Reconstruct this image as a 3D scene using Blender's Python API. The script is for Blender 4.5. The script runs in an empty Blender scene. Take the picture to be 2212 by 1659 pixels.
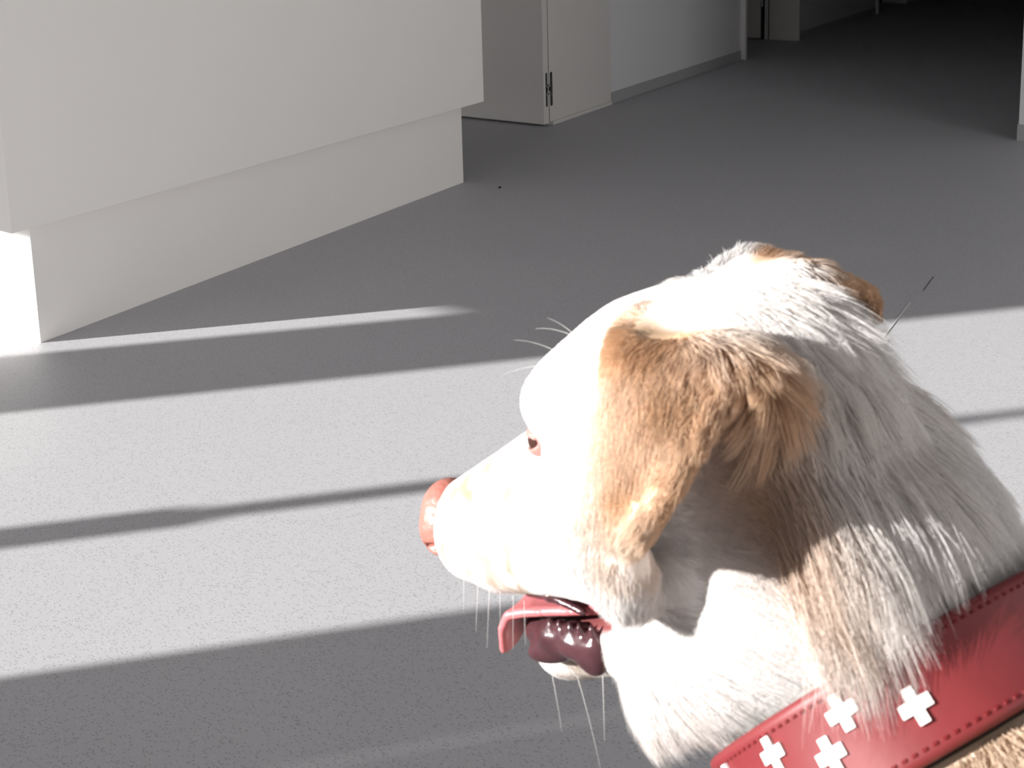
import bpy, bmesh, math
import numpy as np
from mathutils import Matrix, Vector
from mathutils.kdtree import KDTree

SC = bpy.context.scene
COL = SC.collection
R = math.radians

# ------------------------------------------------------------------ camera
cam_d = bpy.data.cameras.new('camera')
cam = bpy.data.objects.new('camera', cam_d)
COL.objects.link(cam)
cr = Vector((0.83236871, 0.55364243, -0.02534524))
cu = Vector((-0.06495018, 0.14286061, 0.9876094))
cf = Vector((-0.55040331, 0.82040898, -0.15487188))
m = Matrix((cr, cu, -cf)).transposed().to_4x4()
m.translation = (0, 0, 1.0)
cam.matrix_world = m
cam_d.sensor_fit = 'HORIZONTAL'
cam_d.sensor_width = 36.0
cam_d.lens = 36.0 * 2263.67 / 2212.0
cam_d.shift_y = -(829.5 - 168.2) / 2212.0
cam_d.clip_start = 0.01
cam_d.dof.use_dof = True
cam_d.dof.focus_distance = 1.5
cam_d.dof.aperture_fstop = 22.0
SC.camera = cam

# ------------------------------------------------------------------ world, sun, sky portals, exposure
world = bpy.data.worlds.new('sky')
SC.world = world
world.use_nodes = True
bg = world.node_tree.nodes['Background']
bg.inputs['Color'].default_value = (1.0, 0.97, 0.955, 1)
bg.inputs['Strength'].default_value = 3.6

SUN_AZ, SUN_EL = R(45.7), R(15.1)
sd = Vector((math.sin(SUN_AZ) * math.cos(SUN_EL), math.cos(SUN_AZ) * math.cos(SUN_EL), -math.sin(SUN_EL)))
sun_l = bpy.data.lights.new('sun', 'SUN')
sun_l.energy = 12.6
sun_l.angle = R(0.53)
sun_l.color = (1.0, 0.975, 0.94)
sun = bpy.data.objects.new('sun', sun_l)
COL.objects.link(sun)
sun.rotation_euler = sd.to_track_quat('-Z', 'Y').to_euler()
sun.location = (-6, -6, 5)

FAC = -0.9                                    # plane of the window wall behind the photographer
BAYS = [(-6.6, -4.535, 0.60, 1.205), (-4.29, -2.90, 0.56, 1.62), (-1.98, -0.90, 0.92, 1.58)]
SIDE = 3.45                                   # plane of the window wall to the right of the room
RBAYS = [(-0.7, 1.0, 0.30, 2.45), (1.2, 2.9, 0.30, 2.45)]


def portal(loc, rot, w, h):
    pl = bpy.data.lights.new('window_portal', 'AREA')
    pl.shape = 'RECTANGLE'
    pl.size, pl.size_y = w, h
    pl.cycles.is_portal = True
    po = bpy.data.objects.new('window_portal', pl)
    COL.objects.link(po)
    po.location, po.rotation_euler = loc, rot


for (x0, x1, z0, z1) in BAYS:
    portal(((x0 + x1) / 2, FAC - 0.21, (z0 + z1) / 2), (R(90), 0, 0), x1 - x0, z1 - z0)
for (y0, y1, z0, z1) in RBAYS:
    portal((SIDE + 0.16, (y0 + y1) / 2, (z0 + z1) / 2), (R(90), 0, R(90)), y1 - y0, z1 - z0)

vs = SC.view_settings
vs.view_transform = 'Standard'
vs.look = 'None'
vs.exposure = 0.0
vs.gamma = 1.0
vs.use_curve_mapping = False


# ------------------------------------------------------------------ helpers
def tag(o, label=None, cat=None, group=None, kind=None):
    if label: o['label'] = label
    if cat: o['category'] = cat
    if group: o['group'] = group
    if kind: o['kind'] = kind
    return o


def empty(name, loc=(0, 0, 0)):
    o = bpy.data.objects.new(name, None)
    o.location = loc
    COL.objects.link(o)
    return o


def link(name, me, mat=None, parent=None):
    o = bpy.data.objects.new(name, me)
    if mat is not None:
        me.materials.append(mat)
    COL.objects.link(o)
    if parent is not None:
        o.parent = parent
        o.matrix_parent_inverse = Matrix.Translation(parent.location).inverted()
    return o


def box(name, lo, hi, mat, parent=None, bevel=0.0, seg=2):
    bm = bmesh.new()
    bmesh.ops.create_cube(bm, size=1.0)
    lo, hi = Vector(lo), Vector(hi)
    for v in bm.verts:
        v.co = Vector([(lo[i] + hi[i]) / 2 + v.co[i] * (hi[i] - lo[i]) for i in range(3)])
    if bevel > 0:
        bmesh.ops.bevel(bm, geom=bm.edges[:], offset=bevel, segments=seg, profile=0.5, affect='EDGES')
    me = bpy.data.meshes.new(name)
    bm.to_mesh(me)
    bm.free()
    return link(name, me, mat, parent)


def mesh_obj(name, V, F, mat=None, parent=None, smooth=True):
    me = bpy.data.meshes.new(name)
    me.from_pydata([tuple(map(float, v)) for v in V], [], [tuple(map(int, f)) for f in F])
    if smooth:
        me.polygons.foreach_set('use_smooth', [True] * len(me.polygons))
    me.update()
    return link(name, me, mat, parent)


def new_mat(name):
    mt = bpy.data.materials.new(name)
    mt.use_nodes = True
    nt = mt.node_tree
    return mt, nt, nt.nodes['Principled BSDF']


def plain(name, col, rough=0.5, spec=0.4, metal=0.0, noise=0.0, scale=30.0, bump=0.0):
    mt, nt, b = new_mat(name)
    b.inputs['Roughness'].default_value = rough
    b.inputs['Specular IOR Level'].default_value = spec
    b.inputs['Metallic'].default_value = metal
    tc = nt.nodes.new('ShaderNodeTexCoord')
    nz = nt.nodes.new('ShaderNodeTexNoise')
    nz.inputs['Scale'].default_value = scale
    nz.inputs['Detail'].default_value = 4
    nt.links.new(tc.outputs['Object'], nz.inputs['Vector'])
    mx = nt.nodes.new('ShaderNodeMix')
    mx.data_type = 'RGBA'
    mx.inputs[6].default_value = (*[c * (1 - noise) for c in col], 1)
    mx.inputs[7].default_value = (*[min(1, c * (1 + noise)) for c in col], 1)
    nt.links.new(nz.outputs['Fac'], mx.inputs[0])
    nt.links.new(mx.outputs[2], b.inputs['Base Color'])
    if bump:
        bp = nt.nodes.new('ShaderNodeBump')
        bp.inputs['Strength'].default_value = bump
        bp.inputs['Distance'].default_value = 0.002
        nt.links.new(nz.outputs['Fac'], bp.inputs['Height'])
        nt.links.new(bp.outputs['Normal'], b.inputs['Normal'])
    return mt


def floor_mat():
    mt, nt, b = new_mat('speckled_linoleum')
    N, L = nt.nodes, nt.links
    tc = N.new('ShaderNodeTexCoord')

    def flecks(rot, scale, stretch, thr, dens, seed):
        mp = N.new('ShaderNodeMapping')
        mp.inputs['Rotation'].default_value = (0, 0, rot)
        mp.inputs['Location'].default_value = (seed, seed * 1.7, 0)
        mp.inputs['Scale'].default_value = (scale, scale * stretch, scale)
        L.new(tc.outputs['Object'], mp.inputs['Vector'])
        v = N.new('ShaderNodeTexVoronoi')
        v.voronoi_dimensions = '2D'
        v.inputs['Scale'].default_value = 1.0
        L.new(mp.outputs['Vector'], v.inputs['Vector'])
        lt = N.new('ShaderNodeMath'); lt.operation = 'LESS_THAN'
        lt.inputs[1].default_value = thr
        L.new(v.outputs['Distance'], lt.inputs[0])
        sp = N.new('ShaderNodeSeparateColor')
        L.new(v.outputs['Color'], sp.inputs[0])
        ls = N.new('ShaderNodeMath'); ls.operation = 'LESS_THAN'
        ls.inputs[1].default_value = dens
        L.new(sp.outputs[0], ls.inputs[0])
        mu = N.new('ShaderNodeMath'); mu.operation = 'MULTIPLY'
        L.new(lt.outputs[0], mu.inputs[0]); L.new(ls.outputs[0], mu.inputs[1])
        return mu.outputs[0]

    def add(a, c):
        ad = N.new('ShaderNodeMath'); ad.operation = 'ADD'; ad.use_clamp = True
        L.new(a, ad.inputs[0]); L.new(c, ad.inputs[1])
        return ad.outputs[0]
    dark = add(add(flecks(0.3, 140, 2.4, 0.30, 0.10, 1.0), flecks(1.25, 150, 2.6, 0.30, 0.09, 5.0)),
               add(flecks(2.1, 160, 2.2, 0.32, 0.09, 9.0), flecks(2.8, 260, 1.3, 0.34, 0.05, 13.0)))
    lite = add(flecks(0.7, 150, 2.3, 0.26, 0.10, 21.0), flecks(1.9, 170, 2.5, 0.28, 0.10, 27.0))
    nz = N.new('ShaderNodeTexNoise'); nz.inputs['Scale'].default_value = 2.2; nz.inputs['Detail'].default_value = 5
    L.new(tc.outputs['Object'], nz.inputs['Vector'])
    base = N.new('ShaderNodeMix'); base.data_type = 'RGBA'
    base.inputs[6].default_value = (0.452, 0.453, 0.476, 1)
    base.inputs[7].default_value = (0.496, 0.495, 0.512, 1)
    L.new(nz.outputs['Fac'], base.inputs[0])
    m1 = N.new('ShaderNodeMix'); m1.data_type = 'RGBA'
    m1.inputs[7].default_value = (0.22, 0.22, 0.23, 1)
    k = N.new('ShaderNodeMath'); k.operation = 'MULTIPLY'; k.inputs[1].default_value = 0.45
    L.new(dark, k.inputs[0]); L.new(k.outputs[0], m1.inputs[0]); L.new(base.outputs[2], m1.inputs[6])
    m2 = N.new('ShaderNodeMix'); m2.data_type = 'RGBA'
    m2.inputs[7].default_value = (0.60, 0.60, 0.61, 1)
    k2 = N.new('ShaderNodeMath'); k2.operation = 'MULTIPLY'; k2.inputs[1].default_value = 0.5
    L.new(lite, k2.inputs[0]); L.new(k2.outputs[0], m2.inputs[0]); L.new(m1.outputs[2], m2.inputs[6])
    L.new(m2.outputs[2], b.inputs['Base Color'])
    b.inputs['Roughness'].default_value = 0.55
    b.inputs['Specular IOR Level'].default_value = 0.25
    return mt


M_floor = floor_mat()
M_wall = plain('white_wall_paint', (0.74, 0.745, 0.76), 0.7, 0.2, noise=0.015, scale=60)
M_ceil = plain('ceiling_paint', (0.50, 0.50, 0.50), 0.85, 0.1, noise=0.01)
M_lam = plain('white_laminate', (0.875, 0.855, 0.83), 0.42, 0.35, noise=0.008, scale=12)
M_door = plain('door_lacquer', (0.70, 0.685, 0.66), 0.45, 0.35, noise=0.01, scale=14)
M_base = plain('linoleum_skirting', (0.40, 0.405, 0.415), 0.6, 0.25, noise=0.06, scale=200)
M_dark = plain('flat_black', (0.012, 0.012, 0.014), 0.7, 0.2)
M_hdark = plain('hinge_plate_grey', (0.055, 0.06, 0.058), 0.45, 0.4, metal=0.3)
M_chrome = plain('hinge_steel', (0.62, 0.62, 0.62), 0.3, 0.5, metal=1.0)
M_frame = plain('window_frame_grey', (0.35, 0.36, 0.37), 0.5, 0.3)
M_seam = plain('weld_bead', (0.60, 0.60, 0.60), 0.5, 0.3)


def st(o):
    o['kind'] = 'structure'
    return o


# ------------------------------------------------------------------ room shell
st(box('floor', (-7.0, -1.3, -0.10), (3.6, 15.0, 0.0), M_floor))
st(box('ceiling', (-7.0, -1.3, 2.70), (3.6, 15.0, 2.80), M_ceil))
st(box('wall_left', (-7.0, -0.9, 0), (-6.85, 4.9, 2.70), M_wall))
ys = [-0.9] + [v for b_ in RBAYS for v in b_[:2]] + [4.775]
for i in range(0, len(ys), 2):
    st(box('wall_right', (SIDE, ys[i], 0), (3.6, ys[i + 1], 2.70), M_wall))
for (y0, y1, z0, z1) in RBAYS:
    st(box('wall_right', (SIDE, y0, 0), (3.6, y1, z0), M_wall))
    st(box('wall_right', (SIDE, y0, z1), (3.6, y1, 2.70), M_wall))
st(box('wall_far_left', (-6.85, 4.9, 0), (-2.75, 5.05, 2.70), M_wall))
st(box('wall_corridor_right', (-0.640, 4.775, 0), (3.45, 15.0, 2.70), M_wall))
st(box('baseboard_right', (-0.6445, 4.7705, 0), (3.45, 4.7750, 0.070), M_base))
st(box('baseboard_corridor_right', (-0.6445, 4.775, 0), (-0.640, 14.2, 0.070), M_base))
st(box('wall_corridor_end', (-2.75, 14.2, 0), (-0.64, 14.4, 2.70), M_wall))
# corridor left wall, three stretches between the door niches
st(box('wall_corridor_left', (-3.6, 4.762, 0), (-2.586, 6.600, 2.70), M_wall, bevel=0.006))
st(box('wall_corridor_left', (-3.6, 7.712, 0), (-2.576, 9.900, 2.70), M_wall))
st(box('wall_corridor_left', (-3.6, 11.03, 0), (-2.572, 14.2, 2.70), M_wall))
st(box('wall_niche', (-4.2, 6.40, 0), (-3.60, 7.90, 2.70), M_wall))
st(box('wall_niche', (-4.2, 9.70, 0), (-3.60, 11.2, 2.70), M_wall))
st(box('baseboard_left', (-2.586, 4.772, 0), (-2.580, 6.594, 0.061), M_base, bevel=0.0015))
st(box('baseboard_left', (-2.576, 7.712, 0), (-2.571, 9.895, 0.062), M_base))
st(box('trim_1', (-2.72, 6.594, 0), (-2.554, 6.628, 2.70), M_door, bevel=0.002))
st(box('trim_2', (-2.72, 9.895, 0), (-2.550, 9.935, 2.70), M_door, bevel=0.002))

# window wall behind the photographer: unseen piers, sills, lintels sized to shape the light
def facade():
    y0, y1 = FAC - 0.2, FAC
    segs = []
    xs = [-7.0]
    for (a, b_, z0, z1) in BAYS:
        xs += [a, b_]
    xs += [3.6]
    SLIT = -2.559
    for i in range(0, len(xs), 2):
        a, b_ = xs[i], xs[i + 1]
        if a < SLIT < b_:
            # unseen thin sheets, added with a narrow gap to throw the faint floor streak
            segs.append(((a, y0, 0), (b_, y1, 0.63)))
            segs.append(((a, y1 - 0.006, 0.63), (SLIT - 0.0038, y1, 2.70)))
            segs.append(((SLIT + 0.0038, y1 - 0.006, 0.63), (b_, y1, 2.70)))
        else:
            segs.append(((a, y0, 0), (b_, y1, 2.70)))
    for (a, b_, z0, z1) in BAYS:
        segs.append(((a, y0, 0), (b_, y1, z0)))
        segs.append(((a, y0, z1), (b_, y1, 2.70)))
    for lo, hi in segs:
        st(box('wall_back', lo, hi, M_wall))


facade()
st(box('window_1', (-3.469, FAC - 0.05, 0.56), (-3.397, FAC - 0.02, 0.775), M_frame, bevel=0.008))
st(box('window_2', (-3.444, FAC - 0.05, 0.775), (-3.419, FAC - 0.02, 1.16), M_frame))
st(box('window_3', (-3.438, FAC - 0.05, 1.16), (-3.426, FAC - 0.02, 1.62), M_frame))

# welded joint in the floor covering
st(box('trim_3', (-0.5875, 2.30, 0.0), (-0.5845, 2.66, 0.0012), M_seam))
st(box('trim_4', (-0.5770, 2.76, 0.0), (-0.5758, 2.88, 0.0008), M_dark))
sc = tag(box('crumb', (-2.146, 3.088, 0.0), (-2.137, 3.098, 0.005), M_dark, bevel=0.002), 'tiny black crumb lying on the grey floor beside the white cabinet', 'crumb')
st_ = tag(box('straw', (-0.5870, 2.381, 0.0), (-0.5690, 2.3835, 0.0012), M_base, bevel=0.0004), 'short thin scrap of straw on the floor by the joint', 'straw')

# ------------------------------------------------------------------ counter
PX, PY0, PY1, HB = -2.309, 1.361, 3.095, 0.3053
BX, BY0, BY1 = -2.249, 1.282, 3.159
ctr = tag(empty('cabinet', (-2.75, 2.2, 0)), 'large white laminate cabinet block on a set-back plinth', 'cabinet')
box('plinth', (-3.15, PY0, 0), (PX, PY1, HB), M_lam, ctr, bevel=0.0006, seg=1)
box('body', (-3.25, BY0, HB), (BX, BY1, 2.02), M_lam, ctr, bevel=0.0012)  # unseen upper part made tall to keep window light off the door leaf
box('top_panel', (-3.27, BY0 - 0.02, 2.02), (BX + 0.02, BY1 + 0.02, 2.05), M_lam, ctr, bevel=0.003)


# ------------------------------------------------------------------ first door: open leaf and its wide frame panel
def stadium(name, c, ax, half_len, rad, depth, mat, parent, nrm):
    """thin plate with round ends, long axis z; ax = width axis, nrm = outward normal"""
    V, F = [], []
    ring = []
    for k in range(24):
        a = 2 * math.pi * k / 24
        u = math.cos(a) * rad
        w = math.sin(a) * rad + (half_len - rad) * (1 if math.sin(a) > 1e-6 else (-1 if math.sin(a) < -1e-6 else 0))
        ring.append((u, w))
    c, ax, nrm = Vector(c), Vector(ax), Vector(nrm)
    for s in (0, 1):
        for (u, w) in ring:
            V.append(c + ax * u + Vector((0, 0, w)) + nrm * depth * s)
    n = len(ring)
    F.append(list(range(n, 2 * n)))
    F.append(list(range(n - 1, -1, -1)))
    for k in range(n):
        F.append((k, (k + 1) % n, n + (k + 1) % n, n + k))
    return mesh_obj(name, V, F, mat, parent, smooth=False)


d1 = tag(empty('door', (-3.05, 4.1400, 0)), 'pale door leaf standing open behind the white cabinet, on a concealed hinge', 'door')
box('leaf', (-3.52, 4.1080, 0.012), (-2.579, 4.1525, 2.10), M_door, d1, bevel=0.0015)
fr = tag(empty('door_frame', (-2.60, 4.4200, 0)), 'wide pale door frame panel along the corridor wall', 'door frame')
box('panel', (-2.66, 4.1560, 0.018), (-2.575, 4.762, 2.70), M_door, fr, bevel=0.002)
box('kick_strip', (-2.66, 4.1760, 0.0), (-2.570, 4.764, 0.018), M_door, fr, bevel=0.001)
box('gap_shade', (-2.64, 4.1536, 0.018), (-2.5800, 4.1560, 2.10), M_dark, fr)  # black strip stands in for the shade in the leaf gap
stadium('hinge_plate', (-2.5790, 4.1335, 0.175), (0, 1, 0), 0.082, 0.0078, 0.0008, M_hdark, d1, (1, 0, 0))
stadium('hinge_plate', (-2.5752, 4.1690, 0.175), (0, 1, 0), 0.082, 0.0105, 0.0010, M_hdark, fr, (1, 0, 0))
for dz in (0.019, -0.021):
    box('hinge_arm', (-2.582, 4.1290, 0.175 + dz - 0.005), (-2.5755, 4.1532, 0.175 + dz + 0.005), M_chrome, d1, bevel=0.001)
    box('hinge_arm', (-2.5925, 4.1536, 0.175 + dz - 0.005), (-2.5735, 4.1680, 0.175 + dz + 0.005), M_chrome, fr, bevel=0.001)
box('hinge_knuckle', (-2.592, 4.1536, 0.166), (-2.573, 4.1740, 0.186), M_hdark, fr, bevel=0.0015)
box('hinge_recess_shade', (-2.579, 4.1310, 0.1645), (-2.5776, 4.1430, 0.1855), M_dark, d1)  # raised black block imitates the shade of the recess
box('hinge_screw', (-2.576, 4.1710, 0.138), (-2.5735, 4.1770, 0.144), M_chrome, fr, bevel=0.001)

# second door niche down the corridor
d2 = tag(empty('door', (-3.2, 7.68, 0)), 'dim door leaf standing open in the far corridor niche', 'door')
box('leaf', (-3.70, 7.660, 0.014), (-2.852, 7.700, 2.10), M_door, d2, bevel=0.0015)
box('gap_shade', (-2.852, 7.685, 0.0), (-2.826, 7.705, 2.10), M_dark, d2)  # black box painted as the shade of the gap beside the leaf
f2 = tag(empty('door_frame', (-2.69, 7.705, 0)), 'dim door frame lining at the far side of the corridor niche', 'door frame')
box('stop', (-2.826, 7.690, 0.0), (-2.799, 7.712, 2.10), M_door, f2, bevel=0.001)
box('gap_shade', (-2.799, 7.700, 0.0), (-2.791, 7.712, 2.10), M_dark, f2)  # black filler for the shaded gap next to the lining
box('lining', (-2.791, 7.694, 0.0), (-2.556, 7.712, 2.70), M_door, f2, bevel=0.001)
box('hinge_bar', (-2.846, 7.672, 0.25), (-2.836, 7.685, 0.41), M_chrome, d2, bevel=0.002)
f3 = tag(empty('door_frame', (-2.68, 11.02, 0)), 'dark door frame lining of the last niche at the corridor end', 'door frame')
box('lining', (-2.80, 11.00, 0.0), (-2.556, 11.03, 2.70), M_door, f3, bevel=0.001)
box('stop', (-2.84, 11.01, 0.0), (-2.80, 11.03, 2.70), M_dark, f3)
# ------------------------------------------------------------------ dog: implicit surface tools
def ell(P, c, r):
    q = (P - np.asarray(c, np.float32)) / np.asarray(r, np.float32)
    k0 = np.sqrt((q * q).sum(1)) + 1e-9
    k1 = np.sqrt(((q / np.asarray(r, np.float32)) ** 2).sum(1)) + 1e-9
    return k0 * (k0 - 1.0) / k1


def cone(P, a, b, ra, rb, sy=None):
    a = np.asarray(a, np.float32); b = np.asarray(b, np.float32)
    d = b - a
    t = np.clip(((P - a) @ d) / (d @ d), 0, 1)
    q = P - a - t[:, None] * d
    return np.sqrt((q * q).sum(1)) - (ra + (rb - ra) * t)


def smin(a, b, k):
    h = np.clip(0.5 + 0.5 * (b - a) / k, 0, 1)
    return b + (a - b) * h - k * h * (1 - h)


def smax(a, b, k):
    return -smin(-a, -b, k)


def snets(F, o, h):
    s = F < 0
    cnt = np.zeros(tuple(n - 1 for n in F.shape), np.int8)
    cor = [(i, j, k) for i in (0, 1) for j in (0, 1) for k in (0, 1)]
    nx, ny, nz = F.shape
    sl = lambda c: (slice(c[0], nx - 1 + c[0]), slice(c[1], ny - 1 + c[1]), slice(c[2], nz - 1 + c[2]))
    for c in cor:
        cnt += s[sl(c)]
    idx = np.argwhere((cnt > 0) & (cnt < 8))
    ids = np.full(cnt.shape, -1, np.int64)
    ids[tuple(idx.T)] = np.arange(len(idx))
    val = [F[tuple((idx + np.array(c)).T)] for c in cor]
    acc = np.zeros((len(idx), 3)); n = np.zeros(len(idx))
    for a in range(8):
        for b in range(a + 1, 8):
            ca, cb = np.array(cor[a]), np.array(cor[b])
            if np.abs(ca - cb).sum() != 1:
                continue
            x = (val[a] < 0) != (val[b] < 0)
            t = val[a][x] / (val[a][x] - val[b][x])
            acc[x] += ca + t[:, None] * (cb - ca)
            n[x] += 1
    V = np.asarray(o) + h * (idx + acc / n[:, None])
    Q = []
    for ax in range(3):
        lo = [slice(None)] * 3; hi = [slice(None)] * 3
        lo[ax] = slice(0, -1); hi[ax] = slice(1, None)
        cr_ = s[tuple(lo)] != s[tuple(hi)]
        e = np.argwhere(cr_)
        u, w = (ax + 1) % 3, (ax + 2) % 3
        e = e[(e[:, u] > 0) & (e[:, w] > 0) & (e[:, u] < F.shape[u] - 1) & (e[:, w] < F.shape[w] - 1)]
        du = np.zeros(3, int); du[u] = 1
        dw = np.zeros(3, int); dw[w] = 1
        q = np.stack([ids[tuple((e - du - dw).T)], ids[tuple((e - dw).T)], ids[tuple(e.T)], ids[tuple((e - du).T)]], 1)
        fl = ~s[tuple(e.T)]
        q[fl] = q[fl][:, ::-1]
        Q.append(q)
    return V, np.concatenate(Q)


def mesh_sdf(fn, lo, hi, h, coarse=4, slack=1.6):
    lo = np.asarray(lo, float); hi = np.asarray(hi, float)
    n = (np.ceil((hi - lo) / (h * coarse)).astype(int)) * coarse
    nc = n // coarse
    g = np.stack(np.meshgrid(*[np.arange(k) for k in nc], indexing='ij'), -1).reshape(-1, 3)
    pc = (lo + (g + 0.5) * h * coarse - 0.5 * h).astype(np.float32)
    vc = fn(pc)
    near = np.abs(vc) < h * coarse * slack
    F = np.repeat(np.repeat(np.repeat(vc.reshape(nc), coarse, 0), coarse, 1), coarse, 2).astype(np.float32)
    gn = g[near] * coarse
    off = np.stack(np.meshgrid(*[np.arange(coarse)] * 3, indexing='ij'), -1).reshape(-1, 3)
    gi = (gn[:, None, :] + off[None]).reshape(-1, 3)
    out = np.empty(len(gi), np.float32)
    for a in range(0, len(gi), 200000):
        out[a:a + 200000] = fn((lo + gi[a:a + 200000] * h).astype(np.float32))
    F[tuple(gi.T)] = out
    return snets(F, lo, h)


def relax(V, Q, it, lam=0.5):
    e = np.concatenate([Q[:, [0, 1]], Q[:, [1, 2]], Q[:, [2, 3]], Q[:, [3, 0]]])
    deg = np.bincount(e[:, 0], minlength=len(V)) + np.bincount(e[:, 1], minlength=len(V))
    for _ in range(it):
        S = np.zeros_like(V)
        for k in range(3):
            S[:, k] = np.bincount(e[:, 0], V[e[:, 1], k], len(V)) + np.bincount(e[:, 1], V[e[:, 0], k], len(V))
        V = V + lam * (S / np.maximum(deg, 1)[:, None] - V)
    return V


def rotm(yaw, pit, rol):
    f = np.array([math.cos(yaw) * math.cos(pit), math.sin(yaw) * math.cos(pit), -math.sin(pit)])
    l0 = np.array([-math.sin(yaw), math.cos(yaw), 0.])
    u0 = np.cross(f, l0)
    return np.stack([f, l0 * math.cos(rol) + u0 * math.sin(rol), -l0 * math.sin(rol) + u0 * math.cos(rol)], 1)


# ------------------------------------------------------------------ dog: pose
HS = 1.10
HM = rotm(R(183.1), R(21.1), R(1.1))
HO = np.array([-0.190, 0.4326, 0.7608])
loc2w = lambda p: (np.asarray(p, float) * HS) @ HM.T + HO
w2loc = lambda p: ((np.asarray(p, float) - HO) @ HM) / HS
rng = np.random.default_rng(7)

ATL = np.array([-0.154, 0.4692, 0.7176])
COLC = np.array([-0.0832, 0.4342, 0.6562])
THR = np.array([-0.1437, 0.4415, 0.6802])
NAX = np.array([0.7076, -0.3502, -0.6137]); NLT = np.array([-0.6908, -0.5256, -0.4965]); NVW = np.cross(NAX, NLT)
RUFF = COLC - NAX * 0.062 + NLT * 0.058 - NVW * 0.012
SHOU = COLC + NAX * 0.070 - NVW * 0.040
MANE = COLC - NAX * 0.074 + NLT * 0.004 - NVW * 0.027
WITH = np.array([0.025, 0.380, 0.565])
RUMP = np.array([0.470, 0.165, 0.550])
BD = (RUMP - WITH); BD[2] = 0; BD /= np.linalg.norm(BD)
BL = np.array([BD[1], -BD[0], 0])            # dog's left (towards the photographer)


# ears as point sheets in head space
def ear_sheet(side):
    C = np.array([(-0.022, 0.046, 0.040), (-0.022, 0.063, 0.049), (-0.020, 0.077, 0.041), (-0.015, 0.086, 0.024),
                  (-0.008, 0.089, 0.006), (0.004, 0.088, -0.009), (0.009, 0.086, -0.022), (0.010, 0.083, -0.035)])
    fw = np.array([.018, .021, .024, .027, .028, .026, .022, .010])
    rw = np.array([.026, .029, .030, .030, .028, .013, .012, .006])
    slope = np.array([.60, .62, .50, .35, .25, .2, .2, .2])
    curl = np.array([0, 0, .003, .009, .018, .003, 0, 0])
    if side < 0:
        C[:, 0] -= np.array([0, .002, .008, .016, .018, .018, .016, .014])
        rw = rw + np.array([0, .003, .008, .010, .011, .008, .003, 0])
    s = np.linspace(0, 1, len(C)); ss = np.linspace(0, 1, 46)
    def cub(y):
        y = np.asarray(y, float)
        if y.ndim == 1:
            y = y[:, None]
        # Catmull-Rom
        out = []
        for t in ss * (len(C) - 1):
            i = min(int(t), len(C) - 2); f = t - i
            p0, p1, p2, p3 = y[max(i - 1, 0)], y[i], y[i + 1], y[min(i + 2, len(C) - 1)]
            out.append(0.5 * (2 * p1 + (p2 - p0) * f + (2 * p0 - 5 * p1 + 4 * p2 - p3) * f * f + (3 * p1 - p0 - 3 * p2 + p3) * f ** 3))
        return np.array(out)
    cc, f_, r_, k_, s_ = cub(C), cub(fw)[:, 0], cub(rw)[:, 0], cub(curl)[:, 0], cub(slope)[:, 0]
    fa = np.interp(ss, [0, .14, .3, .45, .6, 1], [.010, .036, .038, .022, .006, 0])
    pts = []
    vv = np.linspace(-1, 1, 34)
    for i in range(len(ss)):
        for v in vv:
            w = f_[i] * v if v > 0 else r_[i] * v
            p = cc[i] + np.array([w, 0, s_[i] * w])
            p[1] -= 0.006 * v * v + (fa[i] * v * v if v > 0 else 0)
            p[2] -= (0.45 * fa[i] * v * v if v > 0 else 0)   #                                 # edges lie back towards the head
            if v < -0.35:
                c = ((-v - 0.35) / 0.65) ** 1.6
                p[1] += k_[i] * c * 1.1
                p[0] += k_[i] * c * 1.0
            pts.append(p)
    pts = np.array(pts)
    pts[:, 1] *= side
    return pts


EARL, EARR = ear_sheet(1), ear_sheet(-1)
EARL_W, EARR_W = loc2w(EARL), loc2w(EARR)
kd_ears = []
for E_ in (EARL_W, EARR_W):
    kd = KDTree(len(E_))
    for i_, p_ in enumerate(E_):
        kd.insert(p_, i_)
    kd.balance()
    kd_ears.append((kd, E_.min(0) - 0.035, E_.max(0) + 0.035))


def ear_dist(P, which):
    kd, lo, hi = kd_ears[which]
    d = np.full(len(P), 0.05, np.float32)
    ins = np.where(((P > lo) & (P < hi)).all(1))[0]
    for i in ins:
        d[i] = kd.find(P[i])[2]
    return d


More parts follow.
